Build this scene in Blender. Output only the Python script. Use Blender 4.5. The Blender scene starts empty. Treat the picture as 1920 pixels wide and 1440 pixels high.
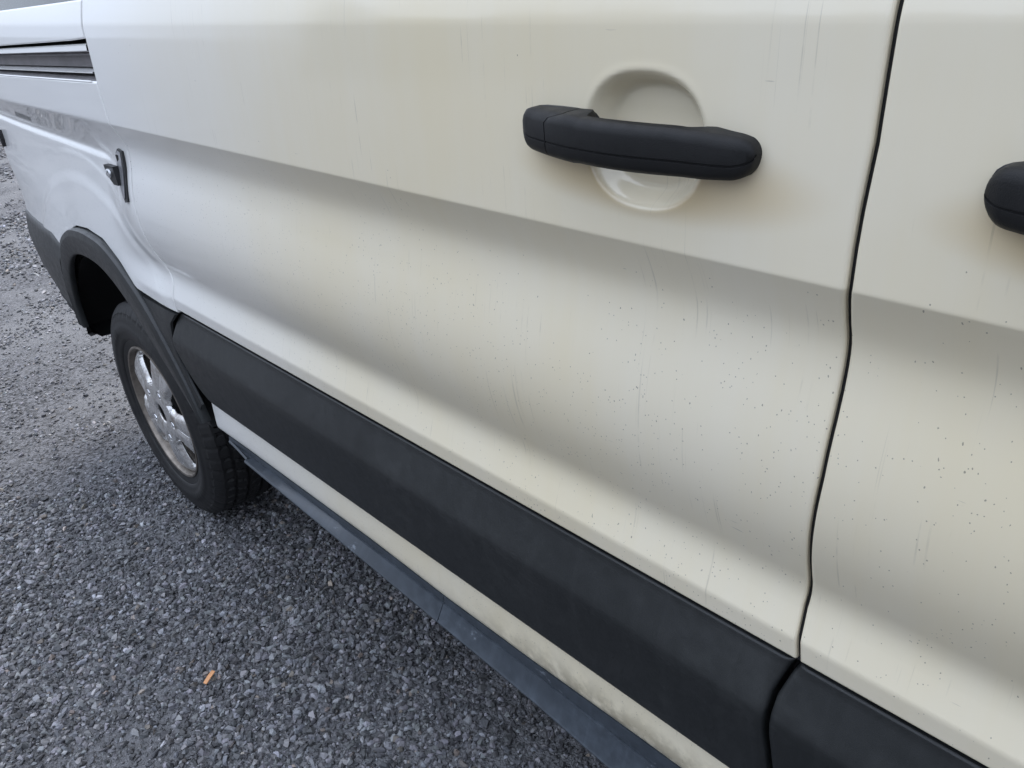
import bpy, math, random
import numpy as np
from mathutils import Matrix, Vector
from mathutils import noise as mnoise

random.seed(7)
rng = np.random.default_rng(11)
scene = bpy.context.scene
col = scene.collection

# ------------------------------------------------------------------ camera
cam_d = bpy.data.cameras.new('camera')
cam = bpy.data.objects.new('camera', cam_d)
col.objects.link(cam)
cam_d.sensor_fit = 'HORIZONTAL'
cam_d.sensor_width = 36.0
cam_d.lens = 36.0 * 1553.7 / 1920.0
cam_d.clip_start = 0.02
cam_d.clip_end = 500.0
# rows: camera right, down, forward expressed in the world frame
Rw = ((0.679, 0.729, -0.087), (0.291, -0.376, -0.880), (-0.674, 0.572, -0.467))
r_, d_, f_ = [Vector(v).normalized() for v in Rw]
f_ = f_.normalized()
r_ = (r_ - f_ * r_.dot(f_)).normalized()
u_ = r_.cross(f_).normalized()
M = Matrix((r_, u_, -f_)).transposed().to_4x4()
M.translation = Vector((2.387, -0.634, 1.510))
cam.matrix_world = M
scene.camera = cam

# ------------------------------------------------------------------ world and sun: bright overcast
SUN_EL, SUN_AZ = math.radians(58), math.radians(125)     # azimuth of the direction towards the sun, from +X
world = bpy.data.worlds.new('World')
scene.world = world
world.use_nodes = True
wn, wl = world.node_tree.nodes, world.node_tree.links
wn.clear()
wout = wn.new('ShaderNodeOutputWorld')
wbg = wn.new('ShaderNodeBackground')
sky = wn.new('ShaderNodeTexSky')
sky.sky_type = 'NISHITA'
sky.sun_disc = False
sky.sun_elevation = SUN_EL
sky.sun_rotation = math.radians(90) - SUN_AZ
sky.air_density = 1.0
sky.dust_density = 4.0
sky.ozone_density = 1.0
# cloud cover: the blue of the clear sky is greyed by a veil that thins in places
tc = wn.new('ShaderNodeTexCoord')
mp = wn.new('ShaderNodeMapping'); mp.inputs['Scale'].default_value = (1.2, 1.2, 3.0)
nz = wn.new('ShaderNodeTexNoise'); nz.inputs['Scale'].default_value = 1.6; nz.inputs['Detail'].default_value = 6
wl.new(tc.outputs['Generated'], mp.inputs['Vector']); wl.new(mp.outputs[0], nz.inputs['Vector'])
cr = wn.new('ShaderNodeValToRGB')
cr.color_ramp.elements[0].position = 0.30; cr.color_ramp.elements[0].color = (4.7, 5.3, 6.6, 1)
cr.color_ramp.elements[1].position = 0.72; cr.color_ramp.elements[1].color = (8.0, 8.8, 10.2, 1)
wl.new(nz.outputs['Fac'], cr.inputs['Fac'])
wm = wn.new('ShaderNodeMix'); wm.data_type = 'RGBA'; wm.inputs[0].default_value = 0.78
wl.new(sky.outputs[0], wm.inputs[6]); wl.new(cr.outputs[0], wm.inputs[7])
# an overcast sky is brightest overhead and falls off towards the horizon
sepz = wn.new('ShaderNodeSeparateXYZ'); wl.new(tc.outputs['Generated'], sepz.inputs[0])
mr = wn.new('ShaderNodeMapRange'); mr.inputs[1].default_value = 0.0; mr.inputs[2].default_value = 1.0
mr.inputs[3].default_value = 0.58; mr.inputs[4].default_value = 1.45
wl.new(sepz.outputs[2], mr.inputs[0])
wv = wn.new('ShaderNodeVectorMath'); wv.operation = 'SCALE'
wl.new(wm.outputs[2], wv.inputs[0]); wl.new(mr.outputs[0], wv.inputs['Scale'])
wl.new(wv.outputs[0], wbg.inputs['Color'])
wbg.inputs['Strength'].default_value = 0.15
wl.new(wbg.outputs[0], wout.inputs['Surface'])

sun_d = bpy.data.lights.new('sun', 'SUN')
sun_d.energy = 1.3
sun_d.angle = math.radians(35)
sun_d.color = (1.0, 0.95, 0.86)
sun = bpy.data.objects.new('sun', sun_d)
col.objects.link(sun)
sd = Vector((math.cos(SUN_EL) * math.cos(SUN_AZ), math.cos(SUN_EL) * math.sin(SUN_AZ), math.sin(SUN_EL)))
sun.rotation_euler = sd.to_track_quat('Z', 'Y').to_euler()
sun.location = (0, 0, 20)

scene.view_settings.view_transform = 'Standard'
scene.view_settings.look = 'None'
scene.view_settings.exposure = 0.88
scene.view_settings.gamma = 1.0
scene.view_settings.use_curve_mapping = False
scene.render.resolution_x, scene.render.resolution_y = 1024, 768

# ------------------------------------------------------------------ helpers
def empty(name, loc=(0, 0, 0), parent=None):
    o = bpy.data.objects.new(name, None)
    col.objects.link(o); o.location = loc
    o.empty_display_size = 0.1
    if parent: o.parent = parent
    return o

def mesh_obj(name, verts, faces, mat, parent=None, smooth=True, sharp=None, kind=None):
    me = bpy.data.meshes.new(name)
    verts = np.asarray(verts, dtype=np.float64)
    me.from_pydata([tuple(v) for v in verts.tolist()], [], [tuple(f) for f in faces])
    me.update()
    if smooth:
        me.polygons.foreach_set('use_smooth', [True] * len(me.polygons))
        if sharp:
            me.set_sharp_from_angle(angle=math.radians(sharp))
    me.materials.append(mat)
    o = bpy.data.objects.new(name, me)
    col.objects.link(o)
    if parent: o.parent = parent
    if kind: o['kind'] = kind
    return o

def grid_faces(nu, nv, off=0, flip=False, closed_u=False):
    fs = []
    for i in range(nu - (0 if closed_u else 1)):
        i2 = (i + 1) % nu
        for j in range(nv - 1):
            a, b, c, d = off + i * nv + j, off + i2 * nv + j, off + i2 * nv + j + 1, off + i * nv + j + 1
            fs.append((a, d, c, b) if flip else (a, b, c, d))
    return fs

class MB:
    def __init__(self): self.v = []; self.f = []
    def add(self, v, f):
        o = len(self.v); self.v += [tuple(map(float, p)) for p in v]; self.f += [tuple(i + o for i in q) for q in f]
    def grid(self, P, flip=False, closed_u=False):
        P = np.asarray(P); nu, nv = P.shape[:2]
        self.add(P.reshape(-1, 3), grid_faces(nu, nv, 0, flip, closed_u))
    def box(self, x0, x1, y0, y1, z0, z1):
        v = [(x, y, z) for x in (x0, x1) for y in (y0, y1) for z in (z0, z1)]
        self.add(v, [(0, 1, 3, 2), (4, 6, 7, 5), (0, 4, 5, 1), (2, 3, 7, 6), (0, 2, 6, 4), (1, 5, 7, 3)])
    def build(self, name, mat, parent=None, smooth=True, sharp=None, kind=None):
        return mesh_obj(name, self.v, self.f, mat, parent, smooth, sharp, kind)

def ss(a, b, x):
    t = np.clip((np.asarray(x, float) - a) / (b - a), 0, 1)
    return t * t * (3 - 2 * t)

def pl(xs, ys):
    xs, ys = np.array(xs, float), np.array(ys, float)
    o = np.argsort(xs)
    return lambda q: np.interp(q, xs[o], ys[o])

# ------------------------------------------------------------------ materials
def new_mat(name):
    m = bpy.data.materials.new(name); m.use_nodes = True
    nt = m.node_tree; b = nt.nodes['Principled BSDF']
    return m, nt, b

class N:
    """tiny node builder"""
    def __init__(self, nt): self.nt = nt
    def n(self, t, **k):
        nd = self.nt.nodes.new(t)
        for a, v in k.items(): setattr(nd, a, v)
        return nd
    def l(self, a, b): self.nt.links.new(a, b)
    def coord(self, scale=(1, 1, 1), kind='Object', rot=(0, 0, 0)):
        c = self.n('ShaderNodeTexCoord'); m = self.n('ShaderNodeMapping')
        m.inputs['Scale'].default_value = scale; m.inputs['Rotation'].default_value = rot
        self.l(c.outputs[kind], m.inputs['Vector']); return m.outputs[0]
    def noise(self, vec, scale, detail=3, rough=0.5, dist=0.0):
        t = self.n('ShaderNodeTexNoise'); t.inputs['Scale'].default_value = scale; t.inputs['Detail'].default_value = detail
        t.inputs['Roughness'].default_value = rough; t.inputs['Distortion'].default_value = dist
        self.l(vec, t.inputs['Vector']); return t.outputs['Fac']
    def vor(self, vec, scale, feature='F1', out='Distance', rand=1.0):
        t = self.n('ShaderNodeTexVoronoi'); t.feature = feature; t.inputs['Scale'].default_value = scale
        t.inputs['Randomness'].default_value = rand
        self.l(vec, t.inputs['Vector']); return t.outputs[out]
    def rng(self, v, a, b, c=0.0, d=1.0, smooth=True):
        t = self.n('ShaderNodeMapRange'); t.interpolation_type = 'SMOOTHSTEP' if smooth else 'LINEAR'
        for i, q in zip((1, 2, 3, 4), (a, b, c, d)): t.inputs[i].default_value = q
        self.l(v, t.inputs[0]); return t.outputs[0]
    def math(self, op, a, b=None, c=None):
        t = self.n('ShaderNodeMath', operation=op)
        for i, q in enumerate((a, b, c)):
            if q is None: continue
            if isinstance(q, (int, float)): t.inputs[i].default_value = q
            else: self.l(q, t.inputs[i])
        return t.outputs[0]
    def mix(self, fac, a, b):
        t = self.n('ShaderNodeMix', data_type='RGBA')
        for i, q in ((0, fac), (6, a), (7, b)):
            if isinstance(q, (int, float)): t.inputs[i].default_value = q
            elif isinstance(q, tuple): t.inputs[i].default_value = (*q[:3], 1)
            else: self.l(q, t.inputs[i])
        return t.outputs[2]
    def bump(self, h, strength, dist):
        t = self.n('ShaderNodeBump'); t.inputs['Strength'].default_value = strength; t.inputs['Distance'].default_value = dist
        self.l(h, t.inputs['Height']); return t.outputs[0]
    def sep(self, v):
        t = self.n('ShaderNodeSeparateXYZ'); self.l(v, t.inputs[0]); return t.outputs

def make_paint():
    m, nt, b = new_mat('van_paint')
    k = N(nt)
    co = k.coord()
    X, Y, Z = k.sep(co)
    # yellowish road film in soft vertical runs; warmer light on doors painted in
    fx = k.rng(X, 0.30, 1.50, 0.0, 1.0)
    soft = k.noise(k.coord((1.0, 1.0, 0.6)), 2.6, 4, 0.55)
    runs = k.noise(k.coord((14.0, 0.01, 0.8)), 3.0, 4, 0.6)
    g = k.math('MULTIPLY', fx, k.rng(k.math('ADD', k.math('MULTIPLY', soft, 0.85), k.math('MULTIPLY', runs, 0.15)), 0.30, 0.70, 0.72, 1.0))
    base = k.mix(g, (0.79, 0.79, 0.775), (0.725, 0.635, 0.445))
    # brown run-off stains under the handle and lower sill edge
    dx = k.math('DIVIDE', k.math('SUBTRACT', X, 1.925), 0.15)
    dz = k.math('DIVIDE', k.math('SUBTRACT', Z, 1.318), 0.035)
    rr = k.math('ADD', k.math('MULTIPLY', dx, dx), k.math('MULTIPLY', dz, dz))
    st = k.math('MULTIPLY', k.rng(rr, 0.0, 1.5, 1.0, 0.0), k.rng(soft, 0.3, 0.6, 0.6, 1.0))
    ex = k.math('DIVIDE', k.math('SUBTRACT', X, 1.914), 0.066); ez = k.math('DIVIDE', k.math('SUBTRACT', Z, 1.348), 0.0585)
    out_ = k.rng(k.math('ADD', k.math('MULTIPLY', ex, ex), k.math('MULTIPLY', ez, ez)), 0.95, 1.15)      # the finger cup is wiped clean
    hx = k.math('DIVIDE', k.math('SUBTRACT', X, 2.33), 0.15)
    r2 = k.math('ADD', k.math('MULTIPLY', hx, hx), k.math('MULTIPLY', dz, dz))
    st = k.math('MAXIMUM', k.math('MULTIPLY', st, out_), k.rng(r2, 0.0, 1.5, 1.0, 0.0))
    base = k.mix(k.math('MULTIPLY', st, 0.85), base, (0.50, 0.36, 0.16))
    # thin dribble lines
    lines = k.noise(k.coord((210.0, 0.001, 1.6)), 1.0, 2, 0.5, 0.25)
    brk = k.noise(k.coord((14.0, 0.001, 9.0)), 1.3, 3, 0.6)
    dl = k.math('MULTIPLY', k.rng(lines, 0.67, 0.72), k.rng(brk, 0.50, 0.62))
    dl = k.math('MULTIPLY', dl, k.rng(X, 0.5, 1.0, 0.0, 1.0))
    base = k.mix(k.math('MULTIPLY', dl, 0.30), base, (0.22, 0.20, 0.15))
    lines2 = k.noise(k.coord((330.0, 0.001, 2.6), rot=(0, 0.05, 0)), 1.0, 1, 0.5, 0.35)
    brk2 = k.noise(k.coord((5.0, 0.001, 5.0)), 1.7, 4, 0.65)
    dl2 = k.math('MULTIPLY', k.math('MULTIPLY', k.rng(lines2, 0.63, 0.70), k.rng(brk2, 0.52, 0.66)), k.rng(X, 0.6, 1.0))
    base = k.mix(k.math('MULTIPLY', dl2, 0.26), base, (0.20, 0.18, 0.14))
    scr = k.noise(k.coord((30.0, 0.001, 240.0), rot=(0, 0.9, 0)), 1.0, 1, 0.5, 0.2)
    scb = k.noise(k.coord((1, 0.001, 1)), 13.0, 2, 0.5)
    base = k.mix(k.math('MULTIPLY', k.math('MULTIPLY', k.rng(scr, 0.72, 0.75), k.rng(scb, 0.62, 0.68)), 0.5), base, (0.25, 0.23, 0.20))
    # mud specks and tar spots, of two sizes, in drifts
    drift = k.rng(k.noise(co, 5.0, 3, 0.6), 0.40, 0.60)
    low = k.rng(Z, 1.12, 1.30, 1.0, 0.42)
    for sc, th, st_ in ((85.0, 0.045, (1.0, 1.0, 0.62)), (150.0, 0.085, (1.0, 1.0, 0.7)), (260.0, 0.13, (1, 1, 0.8))):
        vec0 = k.coord((st_[0], 0.001, st_[2]))
        wob = k.n('ShaderNodeTexNoise'); wob.inputs['Scale'].default_value = sc * 2.2; k.l(vec0, wob.inputs['Vector'])
        wa = k.n('ShaderNodeVectorMath', operation='MULTIPLY_ADD'); k.l(wob.outputs['Color'], wa.inputs[0])
        wa.inputs[1].default_value = (0.35 / sc, 0, 0.35 / sc); k.l(vec0, wa.inputs[2]); vec = wa.outputs[0]
        d = k.vor(vec, sc)
        rnd = k.n('ShaderNodeTexVoronoi'); rnd.inputs['Scale'].default_value = sc; k.l(vec, rnd.inputs['Vector'])
        cc = k.sep(rnd.outputs['Color'])
        keep = k.math('GREATER_THAN', k.math('MULTIPLY', k.math('MULTIPLY', cc[0], low), k.math('ADD', k.math('MULTIPLY', drift, 0.5), 0.5)), 0.40 if sc < 200 else 0.42)
        lim = k.math('MULTIPLY', cc[1], th)
        sp = k.math('MULTIPLY', keep, k.math('LESS_THAN', d, k.math('ADD', lim, 0.02)))
        base = k.mix(k.math('MULTIPLY', sp, 0.62), base, (0.08, 0.075, 0.065))
    # brown scum creeping up from the sill at the front of the white strip
    sc1 = k.rng(Z, 0.525, 0.600, 1.0, 0.0)
    sc2 = k.math('MULTIPLY', sc1, k.rng(X, 1.35, 1.85))
    sc3 = k.math('MULTIPLY', sc2, k.rng(k.noise(k.coord((1, 1, 1)), 28.0, 5, 0.65), 0.34, 0.62))
    base = k.mix(k.math('MULTIPLY', sc3, 0.7), base, (0.13, 0.105, 0.06))
    b.inputs['Base Color'].default_value = (0.7, 0.7, 0.66, 1)
    k.l(base, b.inputs['Base Color'])
    rough = k.math('ADD', 0.32, k.math('MULTIPLY', g, 0.14))
    k.l(rough, b.inputs['Roughness'])
    b.inputs['Coat Weight'].default_value = 1.0
    k.l(k.math('ADD', 0.02, k.math('MULTIPLY', g, 0.09)), b.inputs['Coat Roughness'])
    b.inputs['Coat IOR'].default_value = 1.5
    orange = k.noise(co, 9.0, 2, 0.5)
    k.l(k.bump(orange, 0.10, 0.0022), b.inputs['Normal'])
    k.l(k.bump(orange, 0.05, 0.0022), b.inputs['Coat Normal'])
    return m

def make_plastic(name, c, rough=0.5, dust=0.35, dust_sheen_c=(0.16, 0.165, 0.17), grain=0.25, scuff=False, ior=1.5):
    m, nt, b = new_mat(name)
    k = N(nt); co = k.coord()
    n1 = k.noise(co, 6.0, 5, 0.6)
    n2 = k.noise(k.coord((1, 1, 1)), 46.0, 4, 0.65)
    runs = k.noise(k.coord((40.0, 0.01, 3.0)), 1.0, 4, 0.65)
    d = k.math('MULTIPLY', k.rng(n1, 0.32, 0.72), k.rng(n2, 0.3, 0.75))
    d = k.math('ADD', k.math('MULTIPLY', d, 0.7), k.math('MULTIPLY', k.rng(runs, 0.50, 0.75), 0.35))
    sv = k.vor(k.coord((1, 0.001, 0.8)), 95.0); sc_ = k.n('ShaderNodeTexVoronoi'); sc_.inputs['Scale'].default_value = 95.0
    k.l(k.coord((1, 0.001, 0.8)), sc_.inputs['Vector'])
    spl = k.math('MULTIPLY', k.math('GREATER_THAN', k.sep(sc_.outputs['Color'])[0], 0.90), k.rng(sv, 0.05, 0.16, 1.0, 0.0))
    d = k.math('ADD', d, k.math('MULTIPLY', spl, 0.7))
    base = k.mix(k.math('MULTIPLY', d, dust), c, dust_sheen_c)
    if name == 'grey_plastic_cladding':      # sheen painted in as dust colour on the upper face above the crease
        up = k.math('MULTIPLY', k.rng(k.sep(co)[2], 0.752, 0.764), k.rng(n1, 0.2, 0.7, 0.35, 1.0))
        base = k.mix(k.math('MULTIPLY', up, 0.32), base, dust_sheen_c)
    if scuff:
        s = k.noise(k.coord((0.9, 1, 2.0)), 11.0, 6, 0.75)
        s2 = k.noise(co, 120.0, 2, 0.7)
        sm = k.math('MULTIPLY', k.rng(s, 0.61, 0.66), k.rng(s2, 0.35, 0.6))
        sm = k.math('MULTIPLY', sm, k.rng(k.sep(co)[0], 0.95, 1.15))
        base = k.mix(k.math('MULTIPLY', sm, 0.5), base, (0.26, 0.29, 0.33))
    k.l(base, b.inputs['Base Color'])
    k.l(k.rng(n2, 0.2, 0.8, rough - 0.07, rough + 0.10), b.inputs['Roughness'])
    b.inputs['IOR'].default_value = ior
    g = k.noise(co, 900.0, 2, 0.5)
    k.l(k.bump(g, grain, 0.0006), b.inputs['Normal'])
    return m

def simple(name, c, rough=0.5, metal=0.0, bump=0.0, bscale=200.0, var=0.15):
    m, nt, b = new_mat(name); k = N(nt); co = k.coord()
    n1 = k.noise(co, 18.0, 5, 0.6)
    dark = tuple(v * (1 - var) for v in c); lite = tuple(min(1, v * (1 + var)) for v in c)
    k.l(k.mix(k.rng(n1, 0.3, 0.7), dark, lite), b.inputs['Base Color'])
    b.inputs['Roughness'].default_value = rough; b.inputs['Metallic'].default_value = metal
    if bump: k.l(k.bump(k.noise(co, bscale, 3, 0.6), bump, 0.001), b.inputs['Normal'])
    return m

PAINT = make_paint()
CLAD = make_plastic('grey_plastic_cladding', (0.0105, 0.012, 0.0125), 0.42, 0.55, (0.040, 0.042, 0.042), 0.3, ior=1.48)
HANDLE = make_plastic('black_handle_plastic', (0.0085, 0.0085, 0.0088), 0.52, 0.25, (0.03, 0.029, 0.028), 0.35, ior=1.33)
SILL = make_plastic('sill_plastic', (0.030, 0.037, 0.046), 0.38, 0.6, (0.085, 0.105, 0.13), 0.3, scuff=True)
RUBBER = simple('black_rubber', (0.018, 0.018, 0.020), 0.62, 0, 0.2, 300)
DARK = simple('dark_cavity', (0.008, 0.008, 0.008), 0.9)
SEAL = simple('rubber_seal', (0.012, 0.012, 0.013), 0.45)
STEEL = simple('galvanised_bracket', (0.36, 0.36, 0.375), 0.35, 0.6, 0.2, 200, 0.3)
BRIGHT = simple('bright_bolt', (0.75, 0.76, 0.78), 0.25, 0.9)
RAILGREY = simple('rail_track_grey', (0.115, 0.105, 0.11), 0.45, 0.2, 0.2, 120, 0.25)
GLASS = simple('tinted_window_glass', (0.05, 0.06, 0.065), 0.04)
UNDER = simple('underbody_black', (0.015, 0.015, 0.015), 0.8)

def make_rim_mat():
    m, nt, b = new_mat('silver_wheel'); k = N(nt); co = k.coord()
    n = k.noise(co, 16.0, 5, 0.7); n2 = k.noise(co, 90.0, 3, 0.6)
    base = k.mix(k.rng(n, 0.48, 0.75), (0.68, 0.67, 0.66), (0.32, 0.27, 0.23))
    base = k.mix(k.math('MULTIPLY', k.rng(n2, 0.45, 0.75), 0.6), base, (0.22, 0.19, 0.16))
    k.l(base, b.inputs['Base Color'])
    b.inputs['Metallic'].default_value = 0.75
    k.l(k.rng(n, 0.3, 0.7, 0.24, 0.42), b.inputs['Roughness'])
    return m
RIM = make_rim_mat()

BARREL = simple('dusty_rim_barrel', (0.20, 0.175, 0.15), 0.38, 0.6, 0.1, 60, 0.35)

def make_tyre_mat():
    m, nt, b = new_mat('tyre_rubber'); k = N(nt); co = k.coord()
    n = k.noise(co, 9.0, 4, 0.6); n2 = k.noise(co, 70.0, 4, 0.7)
    base = k.mix(k.math('MULTIPLY', k.rng(n, 0.4, 0.7), k.rng(n2, 0.3, 0.7)), (0.006, 0.006, 0.0065), (0.019, 0.018, 0.0175))
    k.l(base, b.inputs['Base Color'])
    b.inputs['Roughness'].default_value = 0.62
    k.l(k.bump(n2, 0.25, 0.0008), b.inputs['Normal'])
    return m
TYRE = make_tyre_mat()

# ------------------------------------------------------------------ body side surface  y(x, z)
ZT = np.array([0.40, 0.845, 0.866, 0.870, 0.875, 0.900, 0.915, 0.930, 0.947, 0.985, 1.040, 1.100, 1.150, 1.185, 1.215, 1.245, 1.2540, 1.2555, 1.2575, 1.32, 1.40, 1.440, 1.448, 1.475, 1.60, 1.90, 2.50])
PH = np.array([-4.0, -4.0, -4.0, 2.0, 19.0, 19.0, 9.0, -8.0, -20.0, -16.0, -3.0, 9.0, 15.0, 6.0, -19.0, -25.0, -25.0, -8.0, 2.0, 2.5, 3.5, 4.0, 11.0, 14.0, 11.0, 8.0, 8.0])
_zz = np.linspace(0.40, 2.5, 4201)
_ph = np.radians(np.interp(_zz, ZT, PH))
_yy = np.concatenate([[0], np.cumsum(np.tan(_ph)[:-1] * np.diff(_zz))])
_yy = _yy - np.interp(0.85, _zz, _yy) - 0.047
def yprof(z): return np.interp(z, _zz, _yy)
# the rear quarter bulges over the wheel: fuller low down, a shelf facing up, then the undercut
_zq = [0.40, 0.845, 0.95, 1.140, 1.148, 1.153, 1.157, 1.162, 1.170, 1.200, 1.252, 1.257]
def _quarter(k):      # k scales the undercut so that the panel meets the cladding line
    pq = np.radians(np.interp(_zz, _zq, [0, 6.5, 6.0, 5.0, 28.0, 32.0, 10.0, -10.0 * k, -16.0 * k, -19.0 * k, -23.0 * k, -10.0 * k]))
    q = np.concatenate([[0], np.cumsum(np.tan(pq)[:-1] * np.diff(_zz))])
    return q - np.interp(1.256, _zz, q) + np.interp(1.256, _zz, _yy)
_k = min(np.linspace(0.5, 2.2, 60), key=lambda k: abs(np.interp(0.86, _zz, _quarter(k)) + 0.046))
_yq = _quarter(_k)
_yq = np.where(_zz > 1.256, _yy, _yq)
def yquarter(z): return np.interp(z, _zz, _yq)

REAR_X = -0.86
def side_y(x, z):
    """outer skin of the van's right side; +y points into the van"""
    x = np.asarray(x, float); z = np.asarray(z, float)
    y = yprof(z)
    # rear quarter: the undercut below the shoulder ends in a crisp line and a blister surrounds the wheel
    w = 1 - ss(0.24, 0.50, x)
    dz = 0.026 * np.clip(0.45 - x, 0, 1.4) * np.exp(-((z - 1.155) / 0.05) ** 2)     # the shelf line climbs rearwards
    y = y * (1 - w) + yquarter(z - dz) * w
    r = np.hypot(x - 0.02, z - 0.40)
    fx = 1 - ss(0.46, 0.60, x)
    y = y - 0.0045 * (1 - ss(0.660, 0.699, r)) * fx - 0.0022 * (1 - ss(0.735, 0.752, r)) * fx * ss(-0.16, 0.0, x)
    # plan taper and rear corner
    t = np.clip(-(x + 0.20), 0, None)
    y = y + (0.11 - 0.065 * ss(0.88, 1.08, z)) * t * t
    rc = 0.10
    e = np.clip(-(x - (REAR_X + rc)), 0, rc * 0.9995)
    y = y + rc - np.sqrt(np.maximum(rc * rc - e * e, 1e-9))
    # front of van: gentle plan curve
    t = np.clip(x - 2.9, 0, None)
    y = y + 0.03 * t ** 2.2
    return y

def axis_lines(a, b, step, fine=(), hem=0.004):
    """positions from a to b, refined near both ends and in the 'fine' spans"""
    L = set()
    n = max(2, int(round((b - a) / step)))
    L.update(np.linspace(a, b, n + 1).tolist())
    for h in (0.25, 0.6, 1.0, 1.5, 2.5):
        L.add(a + hem * h); L.add(b - hem * h)
    for (p, q, s) in fine:
        m = int(round((q - p) / s)); L.update(np.linspace(p, q, m + 1).tolist())
    A = np.array(sorted(v for v in L if a <= v <= b))
    keep = [A[0]]
    for v in A[1:]:
        if v - keep[-1] > 2e-4: keep.append(v)
    keep[-1] = A[-1]
    return np.array(keep)

def panel(name, xl, xr, z0, z1, mat, parent, yfun=side_y, xstep=0.02, zstep=0.006, xfine=(), zfine=(), hem=0.004, depth=0.03, disp=None, sharp=None, zl0=None, zl1=None):
    """sheet-metal panel between two edge curves xl(z), xr(z), with a rolled hem and a return flange"""
    zs = axis_lines(z0, z1, zstep, zfine, hem)
    xm0, xm1 = float(np.min(xl(zs))), float(np.max(xr(zs)))
    xs = axis_lines(xm0, xm1, xstep, xfine, hem)
    U = (xs - xm0) / (xm1 - xm0)
    Zg = np.repeat(zs[None, :], len(U), 0)
    if zl0 is not None:     # lower / upper edges that vary along x
        pass
    XL, XR = xl(Zg), xr(Zg)
    # keep interior lines straight, bend only near the edges
    Xs = np.repeat(xs[:, None], len(zs), 1)
    wl_ = np.clip(1 - (Xs - xm0) / 0.12, 0, 1); wr_ = np.clip(1 - (xm1 - Xs) / 0.12, 0, 1)
    Xg = Xs + wl_ * (XL - xm0) + wr_ * (XR - xm1)
    if zl0 is not None:
        t = (Zg - z0) / (z1 - z0)
        Zg = Zg + (1 - t) * (zl0(Xg) - z0) + t * ((zl1(Xg) - z1) if zl1 is not None else 0)
    Yg = yfun(Xg, Zg)
    if disp is not None: Yg = Yg + disp(Xg, Zg)
    dl = np.minimum.reduce([Xg - Xg[:1], Xg[-1:] - Xg, Zg - Zg[:, :1], Zg[:, -1:] - Zg])
    dl = np.clip(dl, 0, hem)
    Yg = Yg + hem - np.sqrt(np.maximum(hem ** 2 - (hem - dl) ** 2, 0))
    P = np.stack([Xg, Yg, Zg], -1)
    mb = MB(); mb.grid(P)
    nu, nv = P.shape[:2]
    loop = [P[i, 0] for i in range(nu)] + [P[-1, j] for j in range(1, nv)] + [P[i, -1] for i in range(nu - 2, -1, -1)] + [P[0, j] for j in range(nv - 2, 0, -1)]
    lp = np.array(loop); lp2 = lp.copy(); lp2[:, 1] += depth
    mb.grid(np.stack([lp, lp2], 1), flip=True, closed_u=True)
    return mb.build(name, mat, parent, True, sharp)

# ================================================================== SETTING: gravel lot
def make_ground_mat():
    m, nt, b = new_mat('crushed_gravel_base'); k = N(nt); co = k.coord()
    v1 = k.vor(co, 95.0, 'F1', 'Color'); s = k.sep(v1)
    d1 = k.vor(co, 95.0, 'F1', 'Distance'); d2 = k.vor(co, 260.0, 'F1', 'Distance')
    big = k.noise(co, 1.1, 4, 0.6)
    fine = k.noise(co, 420.0, 3, 0.7)
    c = k.mix(k.rng(s[0], 0.0, 1.0), (0.028, 0.028, 0.030), (0.14, 0.14, 0.152))
    c = k.mix(k.rng(big, 0.40, 0.66), c, (0.15, 0.15, 0.155))
    c = k.mix(k.math('MULTIPLY', k.rng(fine, 0.4, 0.8), 0.5), c, (0.06, 0.06, 0.063))
    k.l(c, b.inputs['Base Color']); b.inputs['Roughness'].default_value = 0.85
    h = k.math('ADD', k.math('MULTIPLY', k.rng(d1, 0.0, 0.6, 1.0, 0.0), 1.0), k.math('MULTIPLY', k.rng(d2, 0, 0.6, 1.0, 0.0), 0.4))
    h = k.math('ADD', h, k.math('MULTIPLY', fine, 0.3))
    k.l(k.bump(h, 0.9, 0.006), b.inputs['Normal'])
    return m
GROUND = make_ground_mat()

def ground_h(x, y):
    """gentle unevenness of the lot and a shallow wheel track"""
    h = 0.010 * np.sin(1.7 * x + 0.6) * np.cos(2.1 * y - 0.4) + 0.006 * np.sin(4.3 * x - 2.2 * y) + 0.004 * np.sin(7.7 * y + 3.1 * x)
    near = ss(0.35, 1.0, np.hypot(x, y - 0.12))
    return h * near - 0.004

gx = np.concatenate([np.linspace(-200, -12, 12), np.linspace(-11.9, 5, 240), np.linspace(5.2, 200, 12)])
gy = np.concatenate([np.linspace(-200, -6, 12), np.linspace(-5.9, 4, 150), np.linspace(4.2, 200, 12)])
GX, GY = np.meshgrid(gx, gy, indexing='ij')
fall = (1 - ss(3.5, 9, np.hypot(GX + 2, GY)))
g_o = mesh_obj('gravel_ground', np.stack([GX, GY, ground_h(GX, GY) * fall], -1).reshape(-1, 3), grid_faces(len(gx), len(gy)), GROUND, None, True)
g_o['kind'] = 'structure'; g_o['label'] = 'grey crushed gravel ground of the lot'

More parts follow.
